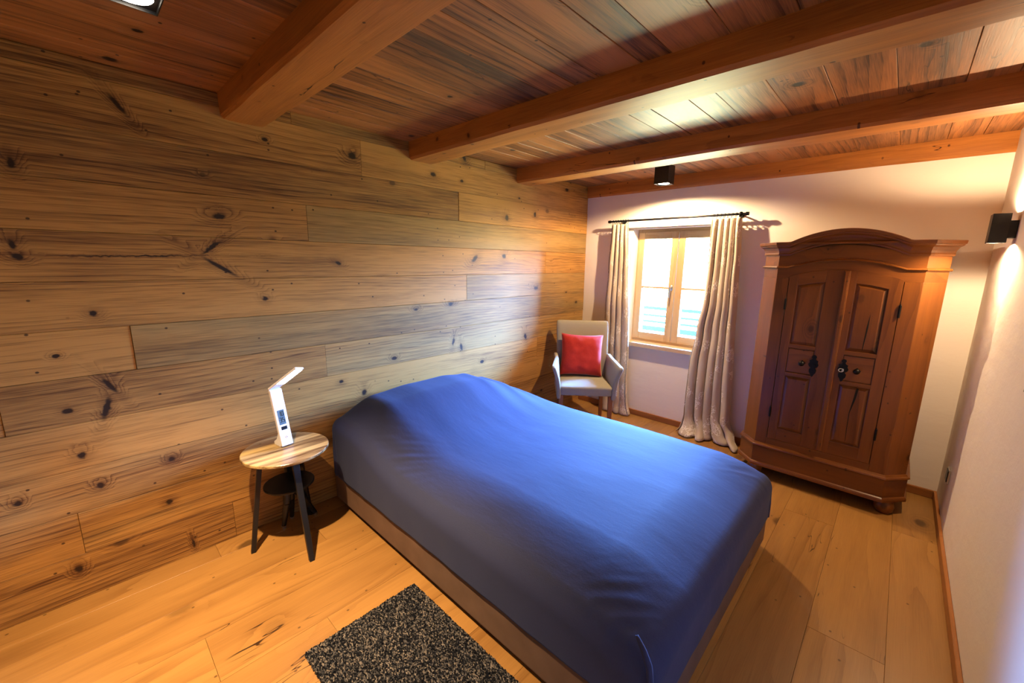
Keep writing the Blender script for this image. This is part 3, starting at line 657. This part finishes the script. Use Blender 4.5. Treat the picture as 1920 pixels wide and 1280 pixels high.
# ------------------------------------------------------------------ desk lamp
LP = Vector((0.205, 0.668, TZ)); fwd = Vector((0.985, 0.17, 0)).normalized(); sd = Vector((-fwd.y, fwd.x, 0))
lampo = empty('desk_lamp', LP); tag(lampo, 'white folding desk lamp with clock display, lit, on the round side table', 'lamp')
lean = (Vector((0, 0, 1)) - sd * 0.110).normalized(); nrm = sd.cross(lean).normalized()
def P(a, b_, c_): return nrm * a + sd * b_ + lean * c_
b = MB(); hgt = 0.318
b.obox(P(0.010, 0.0, hgt / 2 + 0.006), [sd, nrm, lean], (0.030, 0.009, hgt / 2)); b.build('stem', m_white, lampo, bevel=0.004, seg=3)
b = MB(); vs = []
for (x_, z_) in ((0.0, 0.001), (-0.062, 0.001), (-0.062, 0.020), (-0.038, 0.040), (-0.012, 0.075), (0.0, 0.080)):
    pass
pr = [(0.0, 0.0), (-0.064, 0.0), (-0.064, 0.018), (-0.036, 0.036), (-0.014, 0.078), (0.0, 0.080)]
vs = [fwd * x_ + sd * (-0.030) + Vector((0, 0, z_)) for x_, z_ in pr] + [fwd * x_ + sd * 0.030 + Vector((0, 0, z_)) for x_, z_ in pr]
n = len(pr); b.add(vs, [tuple(range(n)), tuple(range(2 * n - 1, n - 1, -1))] + [(i, i + n, (i + 1) % n + n, (i + 1) % n) for i in range(n)])
b.build('base', m_white, lampo, bevel=0.003)
def front(b0, b1, c0, c1, name, mat, par=None, dep=0.0006, off=0.0190):
    m_ = MB(); m_.obox(P(off + dep / 2, (b0 + b1) / 2, (c0 + c1) / 2), [sd, nrm, lean], ((b1 - b0) / 2, dep / 2, (c1 - c0) / 2)); return m_
front(-0.018, 0.016, 0.128, 0.210, 'd', m_lcd).build('clock_display', m_lcd, lampo)
front(-0.014, 0.016, 0.098, 0.117, 'd', m_lcd).build('date_display', m_lcdink, lampo)
SEG = {'0': 'abcdef', '1': 'bc', '3': 'abcdg', '5': 'acdfg'}
ink = MB()
def digit(ch, b0, c0, w_=0.0105, h_=0.026):
    t = 0.0022; hh = h_ / 2
    seg = {'a': (0, w_, h_ - t, h_), 'd': (0, w_, 0, t), 'g': (0, w_, hh - t / 2, hh + t / 2), 'f': (0, t, hh, h_), 'e': (0, t, 0, hh), 'b': (w_ - t, w_, hh, h_), 'c': (w_ - t, w_, 0, hh)}
    for k in SEG[ch]:
        a0, a1, z0, z1 = seg[k]
        ink.obox(P(0.0199, b0 + (a0 + a1) / 2, c0 + (z0 + z1) / 2), [sd, nrm, lean], ((a1 - a0) / 2, 0.0003, (z1 - z0) / 2))
digit('1', -0.013, 0.176); digit('0', 0.001, 0.176); digit('3', -0.013, 0.142); digit('5', 0.001, 0.142)
ink.build('clock_digits', m_lcdink, lampo)
mk = MB()
for a, z in ((-0.003, 0.056), (0.003, 0.060), (0.001, 0.050), (0.007, 0.054)):
    mk.obox(P(0.0195, a, z), [sd + lean * 0.9, nrm, lean - sd * 0.9], (0.0010, 0.0004, 0.004))
mk.build('touch_mark', m_steel, lampo)
# head
hg = P(0.004, 0.0, hgt + 0.012); hd = (fwd * 0.72 + Vector((0, 0, 0.60)) + sd * 0.36).normalized()
wd_ = (sd - hd * sd.dot(hd)).normalized(); hn_ = wd_.cross(hd).normalized()
b = MB(); b.obox(hg + hd * 0.088, [wd_, hd, hn_], (0.028, 0.100, 0.0055)); hdo = b.build('lamp_head', m_white, lampo, bevel=0.004, seg=3)
sgn = -1 if hn_.z > 0 else 1
b = MB(); b.obox(hg + hd * 0.112 + hn_ * sgn * 0.0062, [wd_, hd, hn_], (0.022, 0.066, 0.0012)); b.build('light_panel', m_ledw, hdo)

# ------------------------------------------------------------------ curtain rod and curtains
ry, rz = L - 0.10, 1.898
rod = empty('curtain_rod', (0.93, ry, rz)); tag(rod, 'thin black metal curtain rod above the window', 'curtain rod')
b = MB(); b.tube((0.335 - 0.93, 0, 0.0), (1.515 - 0.93, 0, 0.0), 0.009); b.build('pole', m_iron, rod)
for x, s in ((0.335, -1), (1.515, 1)):
    b = MB(); b.tube((x - 0.93, 0, 0), (x - 0.93 + s * 0.022, 0, 0), 0.014, 0.013)
    if s > 0: b.lathe([(0, -0.018), (0.010, -0.015), (0.018, 0), (0.010, 0.015), (0, 0.018)], (x - 0.93 - 0.035, 0, 0), 16)
    b.build('finial', m_iron, rod)
for x in (0.43, 1.462):
    b = MB(); b.tube((x - 0.93, 0.0, 0), (x - 0.93, 0.098, 0), 0.006); b.tube((x - 0.93, 0.092, 0), (x - 0.93, 0.0995, 0), 0.02); b.build('bracket', m_iron, rod)
def curtain(label, left, right, nf, seed, foot, amp=(0.022, 0.040)):
    cxm = (left[0][1] + right[0][1]) / 2
    o = empty('curtain', (cxm, ry, 0)); tag(o, label, 'curtain', 'champagne curtains at the window')
    zt = rz - 0.028
    width = 1.25
    def fn(u_, v_):
        z = zt * v_
        xl = interp(z, left); xr = interp(z, right)
        g = 1 - v_
        uu = u_ + 0.035 * mnoise.noise(Vector((u_ * 3 + seed, v_ * 1.3, 1))) * g
        x = xl + (xr - xl) * (u_ + 0.02 * mnoise.noise(Vector((u_ * 5, v_ * 2, seed))) * min(1, 4 * g))
        A = amp[0] + (amp[1] - amp[0]) * g
        ph = 2 * math.pi * nf * uu + 1.1 * math.sin(v_ * 2.2 + seed) * g
        s_ = math.sin(ph)
        y = A * (abs(s_) ** 0.75) * (1 if s_ > 0 else -1) * (0.75 + 0.5 * mnoise.noise(Vector((u_ * 7, seed, v_ * 1.5))))
        x += 0.012 * math.cos(ph) * (0.4 + g)
        if v_ > 0.955: y *= 0.55 + 0.45 * (1 - v_) / 0.045
        # cloth pooling on the floor
        if z < 0.16:
            k = (0.16 - z) / 0.16
            y -= foot * k * k * (0.6 + 0.4 * math.sin(u_ * 9 + seed)); x += 0.03 * k * math.sin(u_ * 11 + seed * 2)
            z = 0.012 + z * (0.92 + 0.08 * math.sin(u_ * 17))
        y += 0.012 * mnoise.noise(Vector((x * 6, z * 4, seed)))
        y = min(y, 0.088)
        return (x - cxm, y, z)
    b = MB(); b.grid(150, 90, fn, gfn=lambda u_, v_: (u_ * width, v_ * zt, seed)); b.build('cloth', m_curt, o, solid=0.003)
    nr = max(5, int(nf * 1.6)); dxr = cxm - 0.93
    for i in range(nr):
        x = interp(zt, left) + (interp(zt, right) - interp(zt, left)) * (i + 0.5) / nr - cxm
        b = MB(); k = 20; seg = 8; vs = []
        for a in range(k):
            t = 2 * math.pi * a / k
            for c_ in range(seg):
                s_ = 2 * math.pi * c_ / seg; rr_ = 0.0165 + 0.0022 * math.cos(s_)
                vs.append((x + dxr + 0.0022 * math.sin(s_) + 0.004 * math.sin(t), rr_ * math.cos(t), -0.0055 + rr_ * math.sin(t)))
        b.add(vs, [(a * seg + c_, ((a + 1) % k) * seg + c_, ((a + 1) % k) * seg + (c_ + 1) % seg, a * seg + (c_ + 1) % seg) for a in range(k) for c_ in range(seg)], smooth=True)
        b.build('curtain_ring', m_iron, rod)
    return o
curtain('champagne embroidered curtain left of the window, behind the grey chair',
        [(0.0, 0.40), (0.11, 0.36), (0.44, 0.32), (0.94, 0.318), (1.47, 0.330), (1.87, 0.349)],
        [(0.0, 0.66), (0.11, 0.645), (0.44, 0.627), (0.96, 0.598), (1.47, 0.561), (1.87, 0.530)], 4.5, 2.0, 0.02, (0.020, 0.032))
curtain('wide champagne embroidered curtain on the right of the window, pooling on the floor',
        [(0.0, 1.17), (0.05, 1.185), (0.35, 1.182), (0.65, 1.189), (0.94, 1.22), (1.22, 1.255), (1.49, 1.262), (1.87, 1.262)],
        [(0.0, 1.66), (0.06, 1.61), (0.203, 1.555), (0.62, 1.542), (1.07, 1.525), (1.49, 1.506), (1.87, 1.489)], 5.2, 5.3, 0.10, (0.024, 0.052))

# ------------------------------------------------------------------ armchair
CA = math.atan2(0.645, 0.764)       # local +X = viewer's right along seat front, local -Y = forward
ch = empty('armchair', (0.455, 3.115, 0), CA); tag(ch, 'grey upholstered armchair with wooden legs in the corner beside the curtain', 'chair')
def rbox(name, x0, x1, y0, y1, z0, z1, mat, par, bev=0.02, fn=None, cuts=6, sub_=0):
    m_ = MB(); k = cuts
    def face(o_, a, b_):
        m_.grid(k + 1, k + 1, lambda u_, v_: (o_[0] + a[0] * u_ + b_[0] * v_, o_[1] + a[1] * u_ + b_[1] * v_, o_[2] + a[2] * u_ + b_[2] * v_), smooth=True)
    dx, dy, dz = x1 - x0, y1 - y0, z1 - z0
    face((x0, y0, z0), (dx, 0, 0), (0, 0, dz)); face((x0, y1, z0), (0, 0, dz), (dx, 0, 0))
    face((x0, y0, z0), (0, 0, dz), (0, dy, 0)); face((x1, y0, z0), (0, dy, 0), (0, 0, dz))
    face((x0, y0, z0), (0, dy, 0), (dx, 0, 0)); face((x0, y0, z1), (dx, 0, 0), (0, dy, 0))
    bm = bmesh.new(); me = bpy.data.meshes.new(name)
    vv = [bm.verts.new(v) for v in m_.v]
    for f_ in m_.f: bm.faces.new([vv[i] for i in f_])
    bmesh.ops.remove_doubles(bm, verts=bm.verts, dist=1e-5); bmesh.ops.recalc_face_normals(bm, faces=bm.faces)
    # round by pulling towards an inset box
    for v in bm.verts:
        c = Vector((min(max(v.co.x, x0 + bev), x1 - bev), min(max(v.co.y, y0 + bev), y1 - bev), min(max(v.co.z, z0 + bev), z1 - bev)))
        d = v.co - c
        if d.length > 1e-9: v.co = c + d.normalized() * bev
        if fn: v.co = Vector(fn(v.co))
    for f_ in bm.faces: f_.smooth = True
    bm.to_mesh(me); bm.free(); me.materials.append(mat)
    o = bpy.data.objects.new(name, me); C.objects.link(o); o.parent = par
    if sub_:
        md = o.modifiers.new('subdivision', 'SUBSURF'); md.levels = sub_; md.render_levels = sub_
    return o
rbox('seat', -0.235, 0.235, -0.245, 0.20, 0.365, 0.452, m_chair, ch, 0.022, lambda c: (c.x * (1 - 0.06 * (c.y + 0.245) / 0.45), c.y, c.z + (0.012 * (1 - (c.x / 0.235) ** 2) * (1 - ((c.y + .02) / 0.23) ** 2) if c.z > 0.42 else 0)), 14)
rbox('backrest', -0.235, 0.235, 0.165, 0.225, 0.37, 0.955, m_chair, ch, 0.018,
     lambda c: (c.x * (1 + 0.05 * (c.z - 0.4) / 0.55), c.y + 0.11 * max(0, (c.z - 0.42) / 0.53) ** 1.2 + 0.03 * (c.x / 0.235) ** 2 * -1, c.z + 0.006 * (c.x / 0.235) ** 2), 16)
for s in (-1, 1):
    def armf(c, s=s):
        t = max(0, (c.z - 0.36) / 0.31)
        fr = max(0, -(c.y) / 0.25)     # towards the front
        return (c.x + s * (0.060 * t ** 2 * (0.35 + 0.9 * fr)), c.y - 0.02 * t * fr, c.z + (0.035 * (1 - fr) * t))
    rbox('armrest', *(sorted((s * 0.216, s * 0.254))), -0.250, 0.19, 0.335, 0.632, m_chair, ch, 0.014, armf, 14)
for (x, y, dx, dy) in ((-0.215, -0.215, 0, 0), (0.215, -0.215, 0, 0), (-0.20, 0.175, -0.01, 0.06), (0.20, 0.175, 0.01, 0.06)):
    b = MB(); w0, w1 = 0.020, 0.014
    vs = [(x + a * w0, y + c_ * w0, 0.37) for a, c_ in ((-1, -1), (1, -1), (1, 1), (-1, 1))] + [(x + dx + a * w1, y + dy + c_ * w1, 0.0) for a, c_ in ((-1, -1), (1, -1), (1, 1), (-1, 1))]
    b.add(vs, [(3, 2, 1, 0), (4, 5, 6, 7), (0, 1, 5, 4), (1, 2, 6, 5), (2, 3, 7, 6), (3, 0, 4, 7)], axis='z'); b.build('leg', m_leg, ch, bevel=0.003)

# cushion, leaning on the back of the chair
cu = MB(); nn = 34; cs = 0.198
def pil(sgn):
    def fn(u_, v_):
        a, b_ = u_ * 2 - 1, v_ * 2 - 1
        pinch = 1 - 0.07 * (1 - abs(a) ** 2.2) * abs(b_) ** 3 ; pinch2 = 1 - 0.07 * (1 - abs(b_) ** 2.2) * abs(a) ** 3
        e = max(0, (1 - a ** 4)) ** 0.55 * max(0, (1 - b_ ** 4)) ** 0.55
        w = 0.006 * mnoise.noise(Vector((a * 3.2, b_ * 3.2, sgn))) * e + 0.008 * math.exp(-((b_ + 0.72) / 0.16) ** 2) * math.sin(a * 10) * e
        return (a * cs * pinch2, sgn * (0.062 * e + w), b_ * cs * pinch)
    return fn
cu.grid(nn, nn, pil(1)); cu.grid(nn, nn, pil(-1))
cuo = cu.build('cushion', m_red); tag(cuo, 'red velvet square cushion propped on the grey armchair', 'cushion')
bm = bmesh.new(); bm.from_mesh(cuo.data); bmesh.ops.remove_doubles(bm, verts=bm.verts, dist=1e-5); bmesh.ops.recalc_face_normals(bm, faces=bm.faces); bm.to_mesh(cuo.data); bm.free()
cuo.matrix_world = Matrix.Translation((0.455, 3.115, 0)) @ Matrix.Rotation(CA, 4, 'Z') @ Matrix.Translation((-0.012, 0.125, 0.655)) @ Matrix.Rotation(math.radians(-17), 4, 'X') @ Matrix.Rotation(math.radians(2), 4, 'Y')

# ------------------------------------------------------------------ wardrobe
wd = empty('wardrobe', (2.2, 3.5, 0)); wl = wd.location
tag(wd, 'antique pine wardrobe with arched top, canted corners and two panelled doors', 'wardrobe')
def lw_(mb): mb.v = [(v[0] - wl[0], v[1] - wl[1], v[2] - wl[2]) for v in mb.v]; return mb
FY = 3.25; XL, XR = 1.852, 2.558; CH = 0.10; BY = 3.71
def outline(o):   # plan path, offset outwards by o: back-left -> front -> back-right
    k = o * 0.414
    return [(XL - CH + 0.0 - o, BY), (XL - CH - o, FY + CH + 0.01 - k), (XL - k, FY - o), (XR + k, FY - o), (XR + CH * 0.95 + o, FY + CH + 0.01 - k), (XR + CH * 0.95 + o, BY)]
def plan(mb, o, z0, z1, **k):
    mb.prism(outline(o), z0, z1, 'xy', **k)
b = MB()
plan(b, -0.022, 0.24, 1.60, axis='z', tone=(0.25, -0.4, 0))
# canted side boards and pilasters standing proud of the carcass
for s, xa, xb in ((-1, XL, 1.922), (1, 2.480, XR)):
    b.box(xa, xb, FY, FY + 0.03, 0.25, 1.425, axis='z', tone=(0.0, -0.4, 0))
ol = outline(0)
for (p, q) in ((ol[1], ol[2]), (ol[3], ol[4]), (ol[0], ol[1]), (ol[4], ol[5])):
    dx, dy = q[0] - p[0], q[1] - p[1]; l_ = math.hypot(dx, dy); nx_, ny_ = -dy / l_ * -1, dx / l_ * -1
    nx_, ny_ = dy / l_, -dx / l_
    nx_, ny_ = -nx_, -ny_
    c = 0.018
    b.prism([p, q, (q[0] + nx_ * c, q[1] + ny_ * c), (p[0] + nx_ * c, p[1] + ny_ * c)], 0.25, 1.425, 'xy', axis='z', tone=(-0.12, -0.4, 0))
b.box(1.922, 2.480, FY, FY + 0.03, 0.25, 0.304, axis='x')
lw_(b).build('carcass', m_pine, wd, bevel=0.002)
xc, hw = 2.195, 0.285
def arch(x, h_, p=2.0):
    t = (x - xc) / hw
    return h_ * (1 - abs(t) ** p) if abs(t) < 1 else 0.0
# head above the doors: frieze following the arch
def sweep(mb, prof, seglen=0.012, arched=0.0, z0=0.0, **k):
    """profile = list of (offset, z); swept round the plan outline, lifted in the arch zone"""
    base = outline(0); n_off = len(prof); stations = []
    def pts(o): return outline(o)
    # stations: parameters along the outline with linear interpolation between corners
    for i in range(5):
        n_ = 60 if i == 2 else 2
        for j in range(n_): stations.append((i, j / n_))
    stations.append((4, 1.0))
    vs = []
    for (i, t) in stations:
        for (o, z) in prof:
            P_ = pts(o); a, c_ = P_[i], P_[i + 1]; x = a[0] + (c_[0] - a[0]) * t; y = a[1] + (c_[1] - a[1]) * t
            zz = z + (arch(x, arched) if i == 2 else 0)
            vs.append((x, y, zz))
    m_ = len(prof)
    fs = [(q * m_ + j, (q + 1) * m_ + j, (q + 1) * m_ + j + 1, q * m_ + j + 1) for q in range(len(stations) - 1) for j in range(m_ - 1)]
    mb.add(vs, fs, axis='x', **k)
b = MB()
sweep(b, [(0.0, 1.425), (0.0, 1.58)], arched=0.055, tone=(0.05, -0.4, 0))
sweep(b, [(-0.005, 1.488), (0.009, 1.488), (0.014, 1.494), (0.009, 1.502), (-0.005, 1.504)], arched=0.052, tone=(0.0, -0.4, 0))
lw_(b).build('frieze', m_pine, wd)
b = MB()
sweep(b, [(-0.005, 1.572), (0.008, 1.572), (0.011, 1.580), (0.009, 1.588), (0.012, 1.600), (0.022, 1.618), (0.036, 1.628), (0.038, 1.634), (0.044, 1.638), (0.046, 1.654), (0.040, 1.657), (-0.03, 1.657)], arched=0.075, tone=(0.0, -0.4, 0))
# board closing the arch from above
n_ = 40; xs_ = [xc - hw + 2 * hw * i / n_ for i in range(n_ + 1)]
vs = [(x, y, 1.655 + arch(x, 0.075)) for x in xs_ for y in (FY - 0.03, FY + 0.06)]
b.add(vs, [(2 * i, 2 * i + 1, 2 * i + 3, 2 * i + 2) for i in range(n_)], axis='x')
b.prism([(x, 1.60 + arch(x, 0.072)) for x in xs_] + [(xs_[-1], 1.58), (xs_[0], 1.58)], FY + 0.02, FY + 0.055, 'xz', axis='x')
plan(b, 0.03, 1.642, 1.652, axis='x')
lw_(b).build('cornice', m_pine, wd)
b = MB()
sweep(b, [(-0.01, 0.262), (0.004, 0.258), (0.010, 0.250), (0.020, 0.246), (0.022, 0.238), (0.016, 0.232), (0.012, 0.228), (0.012, 0.116), (0.020, 0.110), (0.024, 0.100), (0.024, 0.088), (-0.03, 0.088)], tone=(0.05, -0.4, 0))
plan(b, 0.0, 0.092, 0.24, axis='x')
lw_(b).build('plinth', m_pine, wd)
for (x, y) in ((XL + 0.01, FY + 0.055), (XR - 0.01 + 0.035, FY + 0.06), (XL - 0.02, BY - 0.06), (XR + 0.03, BY - 0.06)):
    b = MB(); b.lathe([(0, 0), (0.034, 0), (0.046, 0.02), (0.050, 0.045), (0.040, 0.075), (0.030, 0.091), (0, 0.091)], (x, y, 0), 24, axis='z'); lw_(b).build('bun_foot', m_pine, wd)

def door(xa, xb, pa, pb, hinge_x, lock_x, knob_x, key=False, cracks=()):
    """slab with frame and fielded panels; arched head"""
    m_ = MB(); yf_ = FY - 0.004; n_ = 14
    A = lambda x: 1.434 + arch(x, 0.054)            # door head
    Bp = lambda x: 1.362 + arch(x, 0.050)           # upper panel head
    xs_ = [xa + (xb - xa) * i / n_ for i in range(n_ + 1)]
    m_.prism([(x, A(x)) for x in xs_][::-1] + [(xa, 0.306), (xb, 0.306)], FY + 0.008, FY + 0.02, 'xz', axis='z', tone=(0.15, -0.4, 0))
    fr = dict(axis='z', tone=(random.uniform(-.05, .12), -0.4, 0))
    def stile(x0, x1):
        xs1 = [x0 + (x1 - x0) * i / 6 for i in range(7)]
        m_.prism([(x, A(x)) for x in xs1][::-1] + [(x0, 0.306), (x1, 0.306)], yf_, FY + 0.012, 'xz', axis='z', tone=(random.uniform(-.05, .12), -0.4, 0))
    stile(xa, pa); stile(pb, xb)
    xs2 = [pa + (pb - pa) * i / 10 for i in range(11)]
    m_.prism([(x, A(x)) for x in xs2] + [(x, Bp(x)) for x in xs2[::-1]], yf_, FY + 0.012, 'xz', axis='x', tone=(0.05, -0.4, 0))
    for z0, z1 in ((0.306, 0.388), (0.776, 0.800), (0.968, 0.992)): m_.box(pa, pb, yf_, FY + 0.012, z0, z1, axis='x')
    # fielded panels: bevelled raised field
    def panel(z0, z1, headfn=None):
        i1, i2 = 0.004, 0.020
        def ring(ins, y):
            x0, x1 = pa + ins, pb - ins; k = 8
            top = [(x0 + (x1 - x0) * j / k) for j in range(k + 1)]
            return [(x0, y, z0 + ins), (x1, y, z0 + ins)] + [(x, y, (headfn(x) if headfn else z1) - ins) for x in top[::-1]]
        rings = [ring(0.0, FY + 0.006), ring(i1, FY + 0.007), ring(i2, FY + 0.000), ring(i2 + 0.002, FY - 0.0005)]
        n2 = len(rings[0]); vs = [p for r__ in rings for p in r__]
        fs = [(q * n2 + j, q * n2 + (j + 1) % n2, (q + 1) * n2 + (j + 1) % n2, (q + 1) * n2 + j) for q in range(3) for j in range(n2)]
        fs.append(tuple(3 * n2 + j for j in range(n2)))
        m_.add(vs, fs, axis='z', tone=(0.18, -0.4, 0))
    panel(0.388, 0.776); panel(0.992, 1.36, Bp)
    m_.box(pa + 0.004, pb - 0.004, FY - 0.001, FY + 0.01, 0.806, 0.962, axis='x', tone=(-0.05, -0.4, 0))
    if key: pass
    for cr in cracks:
        m_.prism(cr, FY - 0.0014, FY + 0.004, 'xz', mi=1)
    o = lw_(m_).build('door', [m_pine, m_crack], wd, bevel=0.0022)
    # escutcheon: ornate iron plate
    e = MB(); prof = [(0, .072), (.010, .068), (.013, .058), (.008, .048), (.012, .040), (.024, .034), (.020, .022), (.028, .008), (.022, -.006), (.012, -.014), (.020, -.026), (.018, -.044), (.010, -.056), (.006, -.068), (0, -.074)]
    pp = [(lock_x + a, 0.868 + z) for a, z in prof] + [(lock_x - a, 0.868 + z) for a, z in prof[::-1][1:-1]]
    e.prism(pp, FY - 0.009, FY - 0.004, 'xz'); e.tube((lock_x, FY - 0.008, 0.872), (lock_x, FY - 0.015, 0.872), 0.008)
    lw_(e).build('escutcheon', m_iron, o, bevel=0.001)
    kx = MB(); kx.lathe([(0, -0.002), (0.013, -0.002), (0.011, 0.006), (0.008, 0.014), (0.016, 0.022), (0.017, 0.030), (0.010, 0.038), (0, 0.040)], seg=20)
    kx.v = [(knob_x + a, FY - 0.002 - c, 0.876 + b_) for a, b_, c in kx.v]
    kx.prism([(knob_x - .019, .876), (knob_x, .895), (knob_x + .019, .876), (knob_x, .857)], FY - 0.005, FY - 0.001, 'xz')
    lw_(kx).build('knob', m_iron, o)
    if key:
        k_ = MB(); k_.tube((lock_x, FY - 0.014, 0.870), (lock_x, FY - 0.045, 0.870), 0.004)
        for i in range(16):
            t0, t1 = 2 * math.pi * i / 16, 2 * math.pi * (i + 1) / 16
            k_.tube((lock_x - 0.006 + 0.012 * math.cos(t0), FY - 0.047, 0.874 + 0.010 * math.sin(t0)), (lock_x - 0.006 + 0.012 * math.cos(t1), FY - 0.047, 0.874 + 0.010 * math.sin(t1)), 0.0025, seg=6)
        lw_(k_).build('key', m_steel, o)['label'] = 'bright metal key in the right door lock'
    for z in (1.255, 0.500):
        hh = MB(); hh.tube((hinge_x, FY - 0.006, z - 0.035), (hinge_x, FY - 0.006, z + 0.035), 0.0065, seg=10); hh.tube((hinge_x, FY - 0.006, z + 0.035), (hinge_x, FY - 0.006, z + 0.044), 0.004, 0.002, seg=8); lw_(hh).build('hinge', m_iron, o)
    return o
door(1.925, 2.222, 1.975, 2.120, 1.922, 2.124, 2.062)
d2 = door(2.228, 2.477, 2.268, 2.420, 2.482, 2.276, 2.344, key=True, cracks=[
    [(2.349, 1.005), (2.352, 1.005), (2.360, 1.14), (2.360, 1.235), (2.352, 1.14)],
    [(2.340, 0.60), (2.344, 0.60), (2.362, 0.70), (2.368, 0.765), (2.356, 0.765), (2.350, 0.69)],
    [(2.345, 0.41), (2.3465, 0.41), (2.3445, 0.60), (2.3405, 0.60)]])
b = MB(); b.box(2.206, 2.236, FY - 0.016, FY - 0.002, 0.312, 1.482, axis='z', tone=(-0.1, -0.4, 0)); b.box(2.211, 2.231, FY - 0.021, FY - 0.016, 0.318, 1.476, axis='z', tone=(-0.1, -0.4, 0))
lw_(b).build('cover_strip', m_pine, wd, bevel=0.004)
